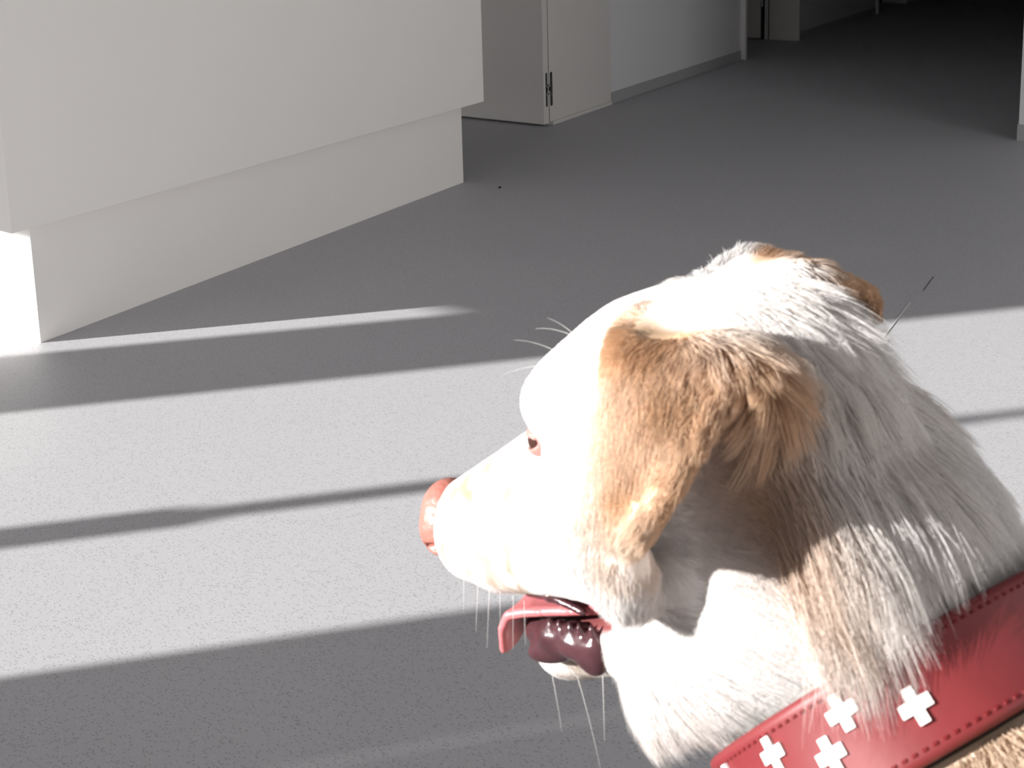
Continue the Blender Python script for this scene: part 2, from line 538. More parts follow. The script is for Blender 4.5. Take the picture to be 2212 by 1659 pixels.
def head_sdf(L):
    A = np.abs(L * np.array([0, 1, 0], np.float32)) + L * np.array([1, 0, 1], np.float32)   # mirrored
    d = ell(A, (-0.010, 0, 0.010), (0.061, 0.057, 0.049))
    d = smin(d, ell(A, (0.024, 0.004, 0.010), (0.044, 0.047, 0.040)), 0.02)
    d = smin(d, ell(A, (0.044, 0.027, 0.025), (0.018, 0.017, 0.015)), 0.018)     # brow
    d = smin(d, ell(A, (0.016, 0.044, -0.014), (0.048, 0.023, 0.034)), 0.02)      # cheek bone
    d = smin(d, ell(A, (-0.012, 0.038, -0.042), (0.050, 0.026, 0.036)), 0.02)     # jaw muscle
    d = smin(d, cone(A, (0.050, 0, -0.012), (0.140, 0, -0.029), 0.031, 0.0165), 0.018)   # bridge
    d = smin(d, cone(A, (0.050, 0.018, -0.034), (0.134, 0.010, -0.040), 0.026, 0.017), 0.014)  # flews
    d = smin(d, cone(A, (0.060, 0.024, -0.047), (0.116, 0.014, -0.052), 0.014, 0.011), 0.012)
    d = smin(d, ell(A, (-0.034, 0.050, 0.030), (0.026, 0.017, 0.020)), 0.014)     # ear root
    d = smax(d, -ell(A, (0.070, 0.046, 0.010), (0.022, 0.010, 0.012)), 0.014)     # eye hollow
    j = cone(A, (0.000, 0, -0.078), (0.105, 0, -0.0950), 0.026, 0.0170)               # lower jaw
    j = smin(j, ell(A, (0.045, 0.018, -0.084), (0.045, 0.014, 0.014)), 0.012)
    d = smin(d, j, 0.006)
    m_ = ell(A, (0.092, 0, -0.0685), (0.046, 0.060, 0.0095))                          # mouth opening
    d = smax(d, -m_, 0.006)
    return d


def dog_sdf(P):
    d = head_sdf(((P - HO.astype(np.float32)) @ HM.astype(np.float32)) / HS) * HS
    P64 = P.astype(np.float64)
    d = smin(d, (ear_dist(P64, 0) - 0.0050).astype(np.float32), 0.012)
    d = smin(d, (ear_dist(P64, 1) - 0.0050).astype(np.float32), 0.010)
    b = cone(P, ATL, COLC, 0.063, 0.060)
    b = smin(b, cone(P, loc2w((-0.012, 0, -0.070)), THR, 0.046, 0.059), 0.05)
    b = smin(b, cone(P, COLC, WITH + (0.02, 0, -0.06), 0.060, 0.112), 0.05)
    b = smin(b, ell((P - RUFF.astype(np.float32)) @ np.stack([NAX, NLT, NVW], 1).astype(np.float32), (0, 0, 0), (0.028, 0.046, 0.046)), 0.026)
    b = smin(b, ell((P - SHOU.astype(np.float32)) @ np.stack([NAX, NLT, NVW], 1).astype(np.float32), (0, 0, 0), (0.050, 0.082, 0.084)), 0.05)
    b = smin(b, ell((P - MANE.astype(np.float32)) @ np.stack([NAX, NLT, NVW], 1).astype(np.float32), (0, 0, 0), (0.044, 0.064, 0.064)), 0.02)
    CH = WITH + BD * 0.02 + np.array([0, 0, -0.17])
    b = smin(b, ell((P - CH) @ np.stack([BD, BL, [0, 0, 1]], 1).astype(np.float32), (0.08, 0, 0.02), (0.22, 0.115, 0.155)), 0.06)
    b = smin(b, ell((P - CH) @ np.stack([BD, BL, [0, 0, 1]], 1).astype(np.float32), (-0.06, 0, 0.02), (0.10, 0.085, 0.10)), 0.06)
    b = smin(b, cone(P, WITH + BD * 0.2 + (0, 0, -0.10), RUMP + (0, 0, -0.08), 0.125, 0.105), 0.06)
    for s in (1, -1):
        sh = WITH + BD * 0.02 + BL * s * 0.070 + np.array([0, 0, -0.16])
        el = sh + BD * 0.055 + np.array([0, 0, -0.13]); wr = sh + BD * 0.02; wr[2] = 0.115
        pa = wr - BD * 0.005; pa[2] = 0.035
        b = smin(b, cone(P, sh, el, 0.058, 0.042), 0.04)
        b = smin(b, cone(P, el, wr, 0.036, 0.026), 0.02)
        b = smin(b, cone(P, wr, pa, 0.026, 0.026), 0.015)
        b = smin(b, ell((P - pa) @ np.stack([BD, BL, [0, 0, 1]], 1).astype(np.float32), (-0.022, 0, -0.010), (0.048, 0.033, 0.026)), 0.015)
        hp = RUMP + BL * s * 0.062 + np.array([0, 0, -0.09]) - BD * 0.02
        kn = hp - BD * 0.075 + np.array([0, 0, -0.17]); hk = hp + BD * 0.075; hk[2] = 0.165
        ft = hk - BD * 0.015; ft[2] = 0.035
        b = smin(b, cone(P, hp, kn, 0.080, 0.052), 0.04)
        b = smin(b, cone(P, kn, hk, 0.045, 0.026), 0.025)
        b = smin(b, cone(P, hk, ft, 0.024, 0.024), 0.015)
        b = smin(b, ell((P - ft) @ np.stack([BD, BL, [0, 0, 1]], 1).astype(np.float32), (-0.022, 0, -0.010), (0.048, 0.032, 0.026)), 0.015)
    t0 = RUMP + BD * 0.07
    t1 = t0 + BD * 0.12 + np.array([0, 0, -0.02]); t2 = t1 + BD * 0.12 + np.array([0, 0, 0.02])
    b = smin(b, cone(P, t0, t1, 0.036, 0.028), 0.03)
    b = smin(b, cone(P, t1, t2, 0.028, 0.016), 0.02)
    return smin(d, b, 0.035)


DV, DQ = mesh_sdf(dog_sdf, (-0.47, -0.08, -0.012), (0.84, 0.66, 0.90), 0.0042)
DV = relax(DV, DQ, 2, 0.4)
DV[:, 2] = np.maximum(DV[:, 2], 0.0)
dog = tag(empty('dog', (0.22, 0.29, 0.0)), 'white and tan long-haired dog with drop ears, looking away with its mouth open', 'dog')
M_skin = plain('dog_skin', (0.62, 0.50, 0.44), 0.7, 0.2, noise=0.1, scale=40)
body = mesh_obj('body', DV, DQ, M_skin, dog)
print('dog verts', len(DV))
# ------------------------------------------------------------------ collar frame (needed to part the fur)
CAX = np.array([0.7076, -0.3502, -0.6137])
CCEN_ = COLC
CAX /= np.linalg.norm(CAX)
CE1 = np.array([0, 0, 1.0]) - CCEN_; CE1 -= CAX * (CE1 @ CAX); CE1 /= np.linalg.norm(CE1)     # towards the photographer
CE2 = np.cross(CAX, CE1)
CHW = 0.0185
TH0 = 0.30
CCEN = COLC - CAX * 0.003


def collar_radius():
    th = np.linspace(0, 2 * math.pi, 73)[:-1]
    rr = np.linspace(0.02, 0.16, 141)
    out = []
    for t in th:
        d = CE1 * math.cos(t) + CE2 * math.sin(t)
        v = dog_sdf((CCEN + rr[:, None] * d).astype(np.float32))
        i = np.argmax(v > 0.009)
        out.append(rr[i] if v.max() > 0.009 else 0.12)
    out = np.minimum(np.array(out) + 0.001, 0.112)
    f = np.fft.rfft(out); f[7:] = 0
    return np.fft.irfft(f, len(th))


CR = collar_radius()


def collar_r(t):
    t = np.mod(t, 2 * math.pi) / (2 * math.pi) * len(CR)
    i = np.floor(t).astype(int); fr_ = t - i
    return CR[i % len(CR)] * (1 - fr_) + CR[(i + 1) % len(CR)] * fr_


# ------------------------------------------------------------------ fur
def sstep(a, b, x):
    t = np.clip((x - a) / (b - a), 0, 1)
    return t * t * (3 - 2 * t)


def vnoise(P, f, seed):
    """cheap smooth value noise in [0,1]"""
    q = P * f
    i = np.floor(q).astype(np.int64); u = q - i; u = u * u * (3 - 2 * u)
    def h(a):
        n = (a[:, 0] * 73856093) ^ (a[:, 1] * 19349663) ^ (a[:, 2] * 83492791) ^ (seed * 2654435761)
        n = (n ^ (n >> 13)) * 1274126177
        return ((n ^ (n >> 16)) & 0xFFFF) / 65535.0
    r = 0
    for c in [(a, b, d) for a in (0, 1) for b in (0, 1) for d in (0, 1)]:
        w = np.prod(np.where(np.array(c), u, 1 - u), axis=1)
        r = r + w * h(i + np.array(c))
    return r


tri = np.concatenate([DQ[:, [0, 1, 2]], DQ[:, [0, 2, 3]]])
A_, B_, C_ = DV[tri[:, 0]], DV[tri[:, 1]], DV[tri[:, 2]]
fn_ = np.cross(B_ - A_, C_ - A_)
area = 0.5 * np.linalg.norm(fn_, axis=1)
vn = np.zeros_like(DV)
for k in range(3):
    for c in range(3):
        vn[:, c] += np.bincount(tri[:, k], fn_[:, c], len(DV))
vn /= np.linalg.norm(vn, axis=1)[:, None] + 1e-12
cen = (A_ + B_ + C_) / 3


def region(P):
    """per point: head coords, neckness, ear distance and ear sheet parameters"""
    L = w2loc(P)
    u = np.maximum(0, -(L[:, 0] + 0.015))
    w = np.maximum(0, -(L[:, 2] + 0.055)) * sstep(0.045, 0.015, L[:, 0])
    w = np.maximum(w, np.maximum(0, -(L[:, 2] + 0.112)) * 1.6)
    n = sstep(0.008, 0.042, np.sqrt(u * u + w * w))
    n = np.maximum(n, sstep(0.066, 0.052, np.linalg.norm(P - RUFF, axis=1)) * sstep(-0.060, -0.095, L[:, 2]) * sstep(0.075, 0.045, L[:, 0]))
    return L, n


def ears_of(P):
    d = np.full(len(P), 1.0); s = np.zeros(len(P)); v = np.zeros(len(P)); idn = np.zeros(len(P), int); wh = np.zeros(len(P), int)
    for e, (kd, lo, hi) in enumerate(kd_ears):
        ins = np.where(((P > lo) & (P < hi)).all(1))[0]
        for i in ins:
            _, j, dd = kd.find(P[i])
            if dd < d[i]:
                d[i] = dd; idn[i] = j; wh[i] = e
    s = (idn // 34) / 45.0; v = (idn % 34) / 33.0 * 2 - 1
    return d, s, v, idn, wh


def coat(P, L, n, ed, es, ev, ew, rnd):
    white = np.array([0.83, 0.808, 0.795]); cream = np.array([0.66, 0.56, 0.47])
    tan = np.array([0.72, 0.50, 0.33]); deep = np.array([0.46, 0.285, 0.175]); freck = np.array([0.30, 0.20, 0.13])
    N = len(P)
    col = np.tile(white, (N, 1))
    n1 = vnoise(P, 55, 1); n2 = vnoise(P, 140, 2); n3 = vnoise(P, 22, 3)

    def mix(c, m):
        col[:] = col * (1 - m[:, None]) + c * m[:, None]
    mix(cream, 0.22 * n * sstep(0.45, 0.8, n1 + 0.3 * (rnd - 0.5)))
    bodyw = sstep(0.0, 0.02, (P - CCEN) @ CAX)
    mix(np.array([0.74, 0.56, 0.40]), bodyw * (0.55 + 0.45 * n3) * sstep(0.16, 0.40, P[:, 2]) * (0.35 + 0.65 * sstep(0.35, 0.55, vnoise(P, 6, 8))))
    # freckles on the muzzle and lips
    mz = sstep(0.055, 0.085, L[:, 0])
    mix(freck, mz * 0.75 * sstep(0.46, 0.68, 0.55 * n2 + 0.45 * n1))
    lip = np.exp(-(((L[:, 0] - 0.105) / 0.022) ** 2 + ((L[:, 2] + 0.045) / 0.012) ** 2))
    mix(freck, 0.9 * lip * sstep(0.35, 0.7, n2))
    brd = np.exp(-(((L[:, 0] - 0.112) / 0.028) ** 2 + ((L[:, 2] + 0.012) / 0.010) ** 2))
    mix(freck, 0.9 * brd * sstep(0.3, 0.65, n2))
    ph = np.exp(-(((L - np.array([0.150, 0.010, -0.052])) / np.array([0.008, 0.012, 0.008])) ** 2).sum(1))
    mix(np.array([0.20, 0.13, 0.12]), np.clip(1.2 * ph, 0, 1))
    # small grey-brown spot on the crown
    sp = np.exp(-(((L - np.array([0.004, 0.020, 0.058])) / 0.007) ** 2).sum(1))
    mix(np.array([0.40, 0.33, 0.29]), 0.7 * sp)
    # tan ears, upper part strongest, pale towards the tip; left front edge whitened like sun glare
    e_ = sstep(0.017, 0.007, ed)
    left = (ew == 0)
    k = e_ * np.where(left, sstep(0.80, 0.50, es) * sstep(0.75, -0.2, ev + 0.5 * (n1 - 0.5) - 0.8 * sstep(0.30, 0.10, es)) * (0.75 + 0.35 * n1) + 0.30 * sstep(0.45, 0.75, n1), np.clip(sstep(0.2, -0.2, ev) + sstep(0.30, 0.45, es), 0, 1))
    mix(tan, np.clip(k, 0, 1))
    k2 = e_ * np.where(left, sstep(0.5, -0.5, ev) * sstep(0.62, 0.40, es) * sstep(0.35, 0.7, 0.6 * n1 + 0.4 * n2), (0.8 + 0.4 * n1) * np.clip(sstep(0.2, -0.2, ev) + sstep(0.30, 0.45, es), 0, 1))
    mix(deep, np.clip(0.75 * k2, 0, 1))
    mix(cream, 0.8 * e_ * left * sstep(0.50, 0.58, es) * sstep(0.80, 0.66, es) * sstep(-0.2, -0.6, ev))
    # brown hair behind the left ear base, deepened for shade under the flap
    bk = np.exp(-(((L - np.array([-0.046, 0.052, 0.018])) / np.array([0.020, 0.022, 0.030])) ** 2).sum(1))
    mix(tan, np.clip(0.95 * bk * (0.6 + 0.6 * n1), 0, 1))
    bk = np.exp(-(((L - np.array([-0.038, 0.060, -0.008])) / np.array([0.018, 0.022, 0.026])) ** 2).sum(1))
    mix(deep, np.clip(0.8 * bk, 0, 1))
    col *= (0.84 + 0.30 * rnd)[:, None]
    return np.clip(col, 0.02, 0.9)


def sample(count, wgt):
    p = area * wgt
    ti = rng.choice(len(tri), count, p=p / p.sum())
    r1 = np.sqrt(rng.random(count)); r2 = rng.random(count)
    b0, b1, b2 = 1 - r1, r1 * (1 - r2), r1 * r2
    P = A_[ti] * b0[:, None] + B_[ti] * b1[:, None] + C_[ti] * b2[:, None]
    Nn = vn[tri[ti, 0]] * b0[:, None] + vn[tri[ti, 1]] * b1[:, None] + vn[tri[ti, 2]] * b2[:, None]
    Nn /= np.linalg.norm(Nn, axis=1)[:, None] + 1e-9
    return P, Nn


NOSE_L = np.array([0.17, 0, -0.020])
SPN = COLC - ATL; SPN /= np.linalg.norm(SPN)


def groom(P, Nn):
    L, n = region(P)
    ed, es, ev, idn, ew = ears_of(P)
    N = len(P)
    inear = sstep(0.014, 0.0075, ed) * (es > 0.10)
    ax = (P - CCEN) @ CAX
    low = sstep(0.40, 0.30, P[:, 2])
    trunk = sstep(0.03, 0.12, ax)
    fh = (L - NOSE_L) @ HM.T
    fh /= np.linalg.norm(fh, axis=1)[:, None]
    # hair on top of the neck sweeps over the side of it, throat hair falls towards the collar
    fneck = np.tile(SPN * 0.75 + np.array([0, 0, -0.45]), (N, 1))
    fbody = np.tile(BD * 0.8 + np.array([0, 0, -0.5]), (N, 1))
    flow = fh * (1 - n)[:, None] + fneck * n[:, None]
    flow = flow * (1 - trunk)[:, None] + fbody * trunk[:, None]
    flow = flow * (1 - low)[:, None] + np.array([0, 0, -1.0]) * low[:, None]
    # along the ear
    fe = np.zeros((N, 3))
    for e, E_ in enumerate((EARL_W, EARR_W)):
        k = ew == e
        j = idn[k]
        nx_ = np.minimum(j + 34, len(E_) - 1); pv = np.maximum(j - 34, 0)
        fe[k] = E_[nx_] - E_[pv]
    fe /= np.linalg.norm(fe, axis=1)[:, None] + 1e-9
    flow = flow * (1 - inear)[:, None] + fe * inear[:, None]
    flow += 0.22 * np.stack([vnoise(P, 30, 11), vnoise(P, 30, 12), vnoise(P, 30, 13)], 1) - 0.11
    T = flow - Nn * (flow * Nn).sum(1)[:, None]
    T /= np.linalg.norm(T, axis=1)[:, None] + 1e-9
    ln = 0.0062 + 0.0068 * sstep(0.075, 0.0, L[:, 0]) + 0.044 * n * (0.80 + 0.4 * vnoise(P, 40, 5))
    ln = ln + 0.011 * (1 - n) * sstep(0.045, 0.0, L[:, 0]) * sstep(0.015, -0.03, L[:, 2])
    ln = np.where(L[:, 0] > 0.075, 0.0052, ln)
    ln = ln * (1 - inear) + inear * (0.0095 + 0.006 * sstep(0.3, 0.0, es))
    near_ear = sstep(0.045, 0.018, ed) * (1 - inear)
    ln = ln * (1 - np.where(ew == 0, 0.50, 0.72) * near_ear)
    ln = np.where(P[:, 2] < 0.36, 0.016, ln)
    ln = np.where(P[:, 2] < 0.08, 0.007, ln)
    # tips end near the upper edge of the collar, hanging over it only on the throat side
    sidew = (P - CCEN) @ np.array([-0.6908, -0.5256, -0.4965])
    room = np.maximum(0.006, (-CHW - ax) + 0.003 + 0.009 * sstep(-0.025, 0.030, sidew) - 0.009 * sstep(0.035, 0.065, sidew))
    ln = np.where((ax < 0) & (n > 0.3) & (P[:, 2] > 0.4), np.minimum(ln, room * 1.12), ln)
    ruffw = sstep(0.03, 0.06, sidew) * n * sstep(0.02, -0.01, ax)
    ln = ln * (1 - 0.30 * ruffw)
    ln = ln * (1 - 0.25 * n * sstep(-0.01, -0.06, sidew))
    lift = 0.20 + 0.34 * n + 0.22 * ruffw * (1 - inear) + 0.08 * inear
    return L, n, ed, es, ev, ew, inear, T, ln, lift, ax


def strands(P, Nn, K, seed):
    r = np.random.default_rng(seed)
    L, n, ed, es, ev, ew, inear, T, ln, lift, ax = groom(P, Nn)
    N = len(P)
    ln = ln * (0.70 + 0.45 * r.random(N))
    lf = lift * (0.6 + 0.8 * r.random(N))
    side = np.cross(Nn, T)
    sw = 0.10 * r.standard_normal(N)
    D = T * np.cos(lf)[:, None] + Nn * np.sin(lf)[:, None] + side * sw[:, None]
    t = np.linspace(0, 1, K)
    g = np.array([0, 0, -1.0])
    bend = (g - Nn * (Nn @ g)[:, None]) * 0.25 + side * (0.15 * r.standard_normal(N))[:, None] - Nn * (0.55 * np.sin(lf))[:, None]
    pts = P[:, None, :] - Nn[:, None, :] * 0.0008 + ln[:, None, None] * (D[:, None, :] * t[None, :, None] + bend[:, None, :] * (t ** 2)[None, :, None])
    return pts, (L, n, ed, es, ev, ew, inear, ax)


def build_fur(name, P, Nn, K, seed, rad, clump_n, clump_amt, mat):
    pts, (L, n, ed, es, ev, ew, inear, ax) = strands(P, Nn, K, seed)
    r = np.random.default_rng(seed + 1)
    N = len(P)
    gi = r.choice(N, clump_n, replace=False)
    kd = KDTree(clump_n)
    for a, i in enumerate(gi):
        kd.insert(P[i], a)
    kd.balance()
    near = np.fromiter((kd.find(p)[1] for p in P), int, N)
    gp = pts[gi][near]
    t = np.linspace(0, 1, K)
    amt = clump_amt * (0.35 + 0.65 * n) * (0.6 + 0.6 * r.random(clump_n)[near])
    off = P - P[gi][near]
    ok = (np.linalg.norm(off, axis=1) < 0.012)
    w = (np.clip(amt, 0, 0.95) * ok)[:, None] * (t ** 1.3)[None, :]
    pts = pts + w[:, :, None] * (gp - pts)
    rnd = 0.55 * r.random(N) + 0.45 * r.random(clump_n)[near]
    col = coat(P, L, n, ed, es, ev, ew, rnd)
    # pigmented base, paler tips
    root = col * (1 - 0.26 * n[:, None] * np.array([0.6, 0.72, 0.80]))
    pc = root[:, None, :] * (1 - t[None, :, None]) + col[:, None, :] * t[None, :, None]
    cv = bpy.data.hair_curves.new(name)
    cv.add_curves([K] * N)
    cv.attributes['position'].data.foreach_set('vector', pts.astype(np.float32).ravel())
    ra = cv.attributes.get('radius') or cv.attributes.new('radius', 'FLOAT', 'POINT')
    prof = np.array([1.0, 1.0, 0.9, 0.7, 0.45, 0.12])
    prof = np.interp(t, np.linspace(0, 1, 6), prof)
    rr = rad * (0.75 + 0.5 * r.random(N))[:, None] * (0.75 + 0.35 * n)[:, None] * prof[None, :]
    ra.data.foreach_set('value', rr.astype(np.float32).ravel())
    ca = cv.attributes.new('fcol', 'FLOAT_COLOR', 'POINT')
    c4 = np.concatenate([pc, np.ones((N, K, 1))], 2).astype(np.float32)
    ca.data.foreach_set('color', c4.ravel())
    o = bpy.data.objects.new(name, cv)
    cv.materials.append(mat)
    COL.objects.link(o)
    o.parent = dog
    o.matrix_parent_inverse = Matrix.Translation(dog.location).inverted()
    o['kind'] = 'stuff'
    return o


def fur_mat():
    mt, nt, b = new_mat('dog_coat')
    at_ = nt.nodes.new('ShaderNodeAttribute')
    at_.attribute_name = 'fcol'
    nt.links.new(at_.outputs['Color'], b.inputs['Base Color'])
    b.inputs['Roughness'].default_value = 0.6
    b.inputs['Specular IOR Level'].default_value = 0.22
    tr = nt.nodes.new('ShaderNodeBsdfTranslucent')
    nt.links.new(at_.outputs['Color'], tr.inputs['Color'])
    mx = nt.nodes.new('ShaderNodeMixShader')
    mx.inputs[0].default_value = 0.28
    nt.links.new(b.outputs[0], mx.inputs[1]); nt.links.new(tr.outputs[0], mx.inputs[2])
    nt.links.new(mx.outputs[0], nt.nodes['Material Output'].inputs['Surface'])
    return mt


M_fur = fur_mat()
# where fur grows: not in the mouth, on the nose, the eyeballs or under the strap
Lc, ncen = region(cen)
Ac = Lc.copy(); Ac[:, 1] = np.abs(Ac[:, 1])
axc = (cen - CCEN) @ CAX
bald = (ell(Ac, (0.092, 0, -0.0685), (0.050, 0.060, 0.0115)) < 0.0008) | (ell(Ac, (0.155, 0, -0.031), (0.016, 0.021, 0.021)) < 0) \
    | (ell(Ac, (0.063, 0.036, 0.012), (0.006, 0.006, 0.005)) < 0) | (cen[:, 2] < 0.004)
rad_c = np.linalg.norm((cen - CCEN) - axc[:, None] * CAX, axis=1)
strap = (np.abs(axc) < CHW + 0.002) & (rad_c < 0.14)
dens = np.where(ncen < 0.5, 2.2, 1.0)
front = sstep(0.10, 0.03, axc)
wf = dens * (~bald) * (~strap) * (front > 0.02) * np.clip(front, 0.05, 1)
wb = (~bald) * (~strap) * (front < 0.3)
Pf, Nf = sample(430000, wf)
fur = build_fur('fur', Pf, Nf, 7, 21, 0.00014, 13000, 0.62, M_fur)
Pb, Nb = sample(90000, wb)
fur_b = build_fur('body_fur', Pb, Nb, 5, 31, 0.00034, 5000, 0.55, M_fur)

# skin colour under the fur follows the coat; mouth lining dark pink
Lv, nv = region(DV)
edv, esv, evv, _, ewv = ears_of(DV)
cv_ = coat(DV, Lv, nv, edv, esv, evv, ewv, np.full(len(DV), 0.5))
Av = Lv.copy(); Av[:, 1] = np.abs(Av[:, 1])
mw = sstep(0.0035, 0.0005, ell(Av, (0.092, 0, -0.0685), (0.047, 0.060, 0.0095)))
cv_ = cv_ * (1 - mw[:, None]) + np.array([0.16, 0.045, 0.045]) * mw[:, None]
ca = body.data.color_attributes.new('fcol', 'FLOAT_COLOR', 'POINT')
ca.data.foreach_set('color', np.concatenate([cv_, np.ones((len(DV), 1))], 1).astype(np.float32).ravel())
nt = M_skin.node_tree
at_ = nt.nodes.new('ShaderNodeAttribute'); at_.attribute_name = 'fcol'
nt.links.new(at_.outputs['Color'], nt.nodes['Principled BSDF'].inputs['Base Color'])


# ------------------------------------------------------------------ nose, mouth, eyes, whiskers
def local_part(name, fn, lo, hi, h, mat, it=1):
    V, Q = mesh_sdf(fn, lo, hi, h, coarse=4, slack=2.2)
    V = relax(V, Q, it, 0.4)
    return mesh_obj(name, loc2w(V), Q, mat, dog)


def sym(L):
    A = L.copy(); A[:, 1] = np.abs(A[:, 1]); return A


M_nose = plain('nose_leather', (0.40, 0.145, 0.115), 0.38, 0.5, noise=0.22, scale=160, bump=0.5)
M_lip = plain('dark_wet_lip', (0.060, 0.024, 0.028), 0.16, 0.7, noise=0.45, scale=90, bump=0.35)
M_tongue = plain('tongue', (0.58, 0.17, 0.18), 0.35, 0.5, noise=0.12, scale=150, bump=0.25)
M_tooth = plain('tooth', (0.78, 0.70, 0.54), 0.3, 0.5)
M_eye = plain('eye', (0.05, 0.022, 0.016), 0.08, 0.8)
M_lid = plain('eyelid', (0.42, 0.19, 0.17), 0.5, 0.3, noise=0.1)


def nose_fn(L):
    A = sym(L)
    d = ell(A, (0.150, 0.000, -0.0285), (0.0150, 0.0160, 0.0170))
    d = smin(d, ell(A, (0.151, 0.0095, -0.034), (0.0120, 0.0090, 0.0110)), 0.006)
    d = smax(d, -ell(A, (0.1625, 0.0105, -0.036), (0.0065, 0.0035, 0.0036)), 0.0015)
    d = smax(d, -ell(A, (0.1545, 0.0178, -0.0375), (0.0065, 0.0042, 0.0026)), 0.0015)
    d = smax(d, -ell(A, (0.1680, 0.0, -0.040), (0.004, 0.0012, 0.012)), 0.001)
    return d


local_part('nose', nose_fn, (0.130, -0.024, -0.052), (0.172, 0.024, -0.006), 0.0011, M_nose)
V_, Q_ = None, None


def lip_fn(L):
    A = sym(L)
    pts = [(0.114, 0.005, -0.083, 0.0060), (0.106, 0.015, -0.0805, 0.0066), (0.094, 0.0215, -0.0805, 0.0072), (0.081, 0.0250, -0.0810, 0.0070), (0.067, 0.0285, -0.0815, 0.0065)]
    d = None
    for a, b in zip(pts[:-1], pts[1:]):
        c = cone(A, a[:3], b[:3], a[3], b[3])
        d = c if d is None else smin(d, c, 0.004)
    d = smin(d, ell(A, (0.071, 0.0310, -0.0860), (0.0075, 0.0035, 0.0075)), 0.004)     # hanging fold
    d = smin(d, ell(A, (0.098, 0.0235, -0.0870), (0.0130, 0.0040, 0.0050)), 0.003)
    for x, y in ((0.066, 0.031), (0.073, 0.0295), (0.079, 0.028), (0.086, 0.026), (0.092, 0.024)):   # frilled edge
        d = smin(d, ell(A, (x, y, -0.0735), (0.0015, 0.0020, 0.0030)), 0.0022)
    return d


local_part('lower_lip', lip_fn, (0.056, -0.044, -0.106), (0.124, 0.044, -0.066), 0.0011, M_lip)


for sgn in (1, -1):
    local_part('upper_lip', lambda L: smin(cone(L, (0.104, 0.0185 * sgn, -0.0620), (0.088, 0.0235 * sgn, -0.0610), 0.0014, 0.0022),
                                           cone(L, (0.088, 0.0235 * sgn, -0.0610), (0.070, 0.0275 * sgn, -0.0670), 0.0022, 0.0016), 0.003),
               (0.062, 0.023 * sgn - 0.012, -0.076), (0.110, 0.023 * sgn + 0.012, -0.054), 0.0008, M_lip)


def sheet_fn(path, width, thick, cup):
    path = np.array(path, float)
    seg = np.linspace(0, len(path) - 1, 60)
    i = np.minimum(seg.astype(int), len(path) - 2); f = (seg - i)[:, None]
    c = path[i] * (1 - f) + path[i + 1] * f
    w = np.interp(seg, np.arange(len(path)), width)
    pts = []
    for k in range(60):
        for v in np.linspace(-1, 1, 25):
            pts.append(c[k] + np.array([0, w[k] * v, cup * v * v * w[k]]))
    kd = KDTree(len(pts))
    for a, p in enumerate(pts):
        kd.insert(p, a)
    kd.balance()
    return lambda L: np.fromiter((kd.find(p)[2] for p in L.astype(np.float64)), np.float32, len(L)) - thick


local_part('tongue', sheet_fn([(0.050, 0.004, -0.0720), (0.080, 0.006, -0.0705), (0.104, 0.009, -0.0690), (0.114, 0.0105, -0.0700), (0.1205, 0.0115, -0.0765), (0.1275, 0.0125, -0.0880)],
                                 [0.017, 0.0175, 0.0165, 0.0150, 0.0130, 0.0075], 0.0022, 0.12),
           (0.040, -0.024, -0.100), (0.136, 0.040, -0.058), 0.0013, M_tongue, 2)


def tooth(base, tip, r):
    return local_part('tooth', lambda L: cone(L, base, tip, r, r * 0.25), np.array(base) - 0.010 - r, np.array(base) + 0.010 + r, 0.0006, M_tooth)


for sgn in (1, -1):
    tooth((0.103, 0.015 * sgn, -0.0770), (0.106, 0.016 * sgn, -0.0685), 0.0030)
    tooth((0.084, 0.022 * sgn, -0.0600), (0.083, 0.0225 * sgn, -0.0665), 0.0030)
    local_part('eye', lambda L: ell(L, (0.0605, 0.0290 * sgn, 0.0115), (0.0062, 0.0062, 0.0060)), (0.046, 0.034 * sgn - 0.014, -0.002), (0.074, 0.034 * sgn + 0.014, 0.026), 0.0009, M_eye)
    lid = local_part('eyelid', lambda L: smax(np.abs(ell(L, (0.0605, 0.0290 * sgn, 0.0115), (0.0066, 0.0066, 0.0064))) - 0.0009,
                                               -ell(L, (0.0665, 0.0340 * sgn, 0.0125), (0.0085, 0.0085, 0.0026)), 0.001),
                     (0.046, 0.034 * sgn - 0.015, -0.002), (0.076, 0.034 * sgn + 0.015, 0.026), 0.0007, M_lid)

M_whisk = plain('whisker', (0.82, 0.80, 0.78), 0.4, 0.3)


def whisker(p0, d, ln, droop, rad=0.00013):
    p0 = np.array(p0, float); d = np.array(d, float); d /= np.linalg.norm(d)
    t = np.linspace(0, 1, 9)
    g = HM.T @ np.array([0, 0, -1.0])
    P = loc2w(p0 + ln * (t[:, None] * d + droop * (t ** 2)[:, None] * g))
    V, F = [], []
    for i in range(9):
        tg = P[min(i + 1, 8)] - P[max(i - 1, 0)]; tg /= np.linalg.norm(tg)
        a = np.cross(tg, [0.3, 0.5, 0.8]); a /= np.linalg.norm(a); b = np.cross(tg, a)
        rr = rad * (1 - 0.75 * t[i])
        for k in range(4):
            V.append(P[i] + rr * (a * math.cos(k * math.pi / 2) + b * math.sin(k * math.pi / 2)))
        if i:
            for k in range(4):
                F.append(((i - 1) * 4 + k, (i - 1) * 4 + (k + 1) % 4, i * 4 + (k + 1) % 4, i * 4 + k))
    return mesh_obj('whisker', V, F, M_whisk, dog)


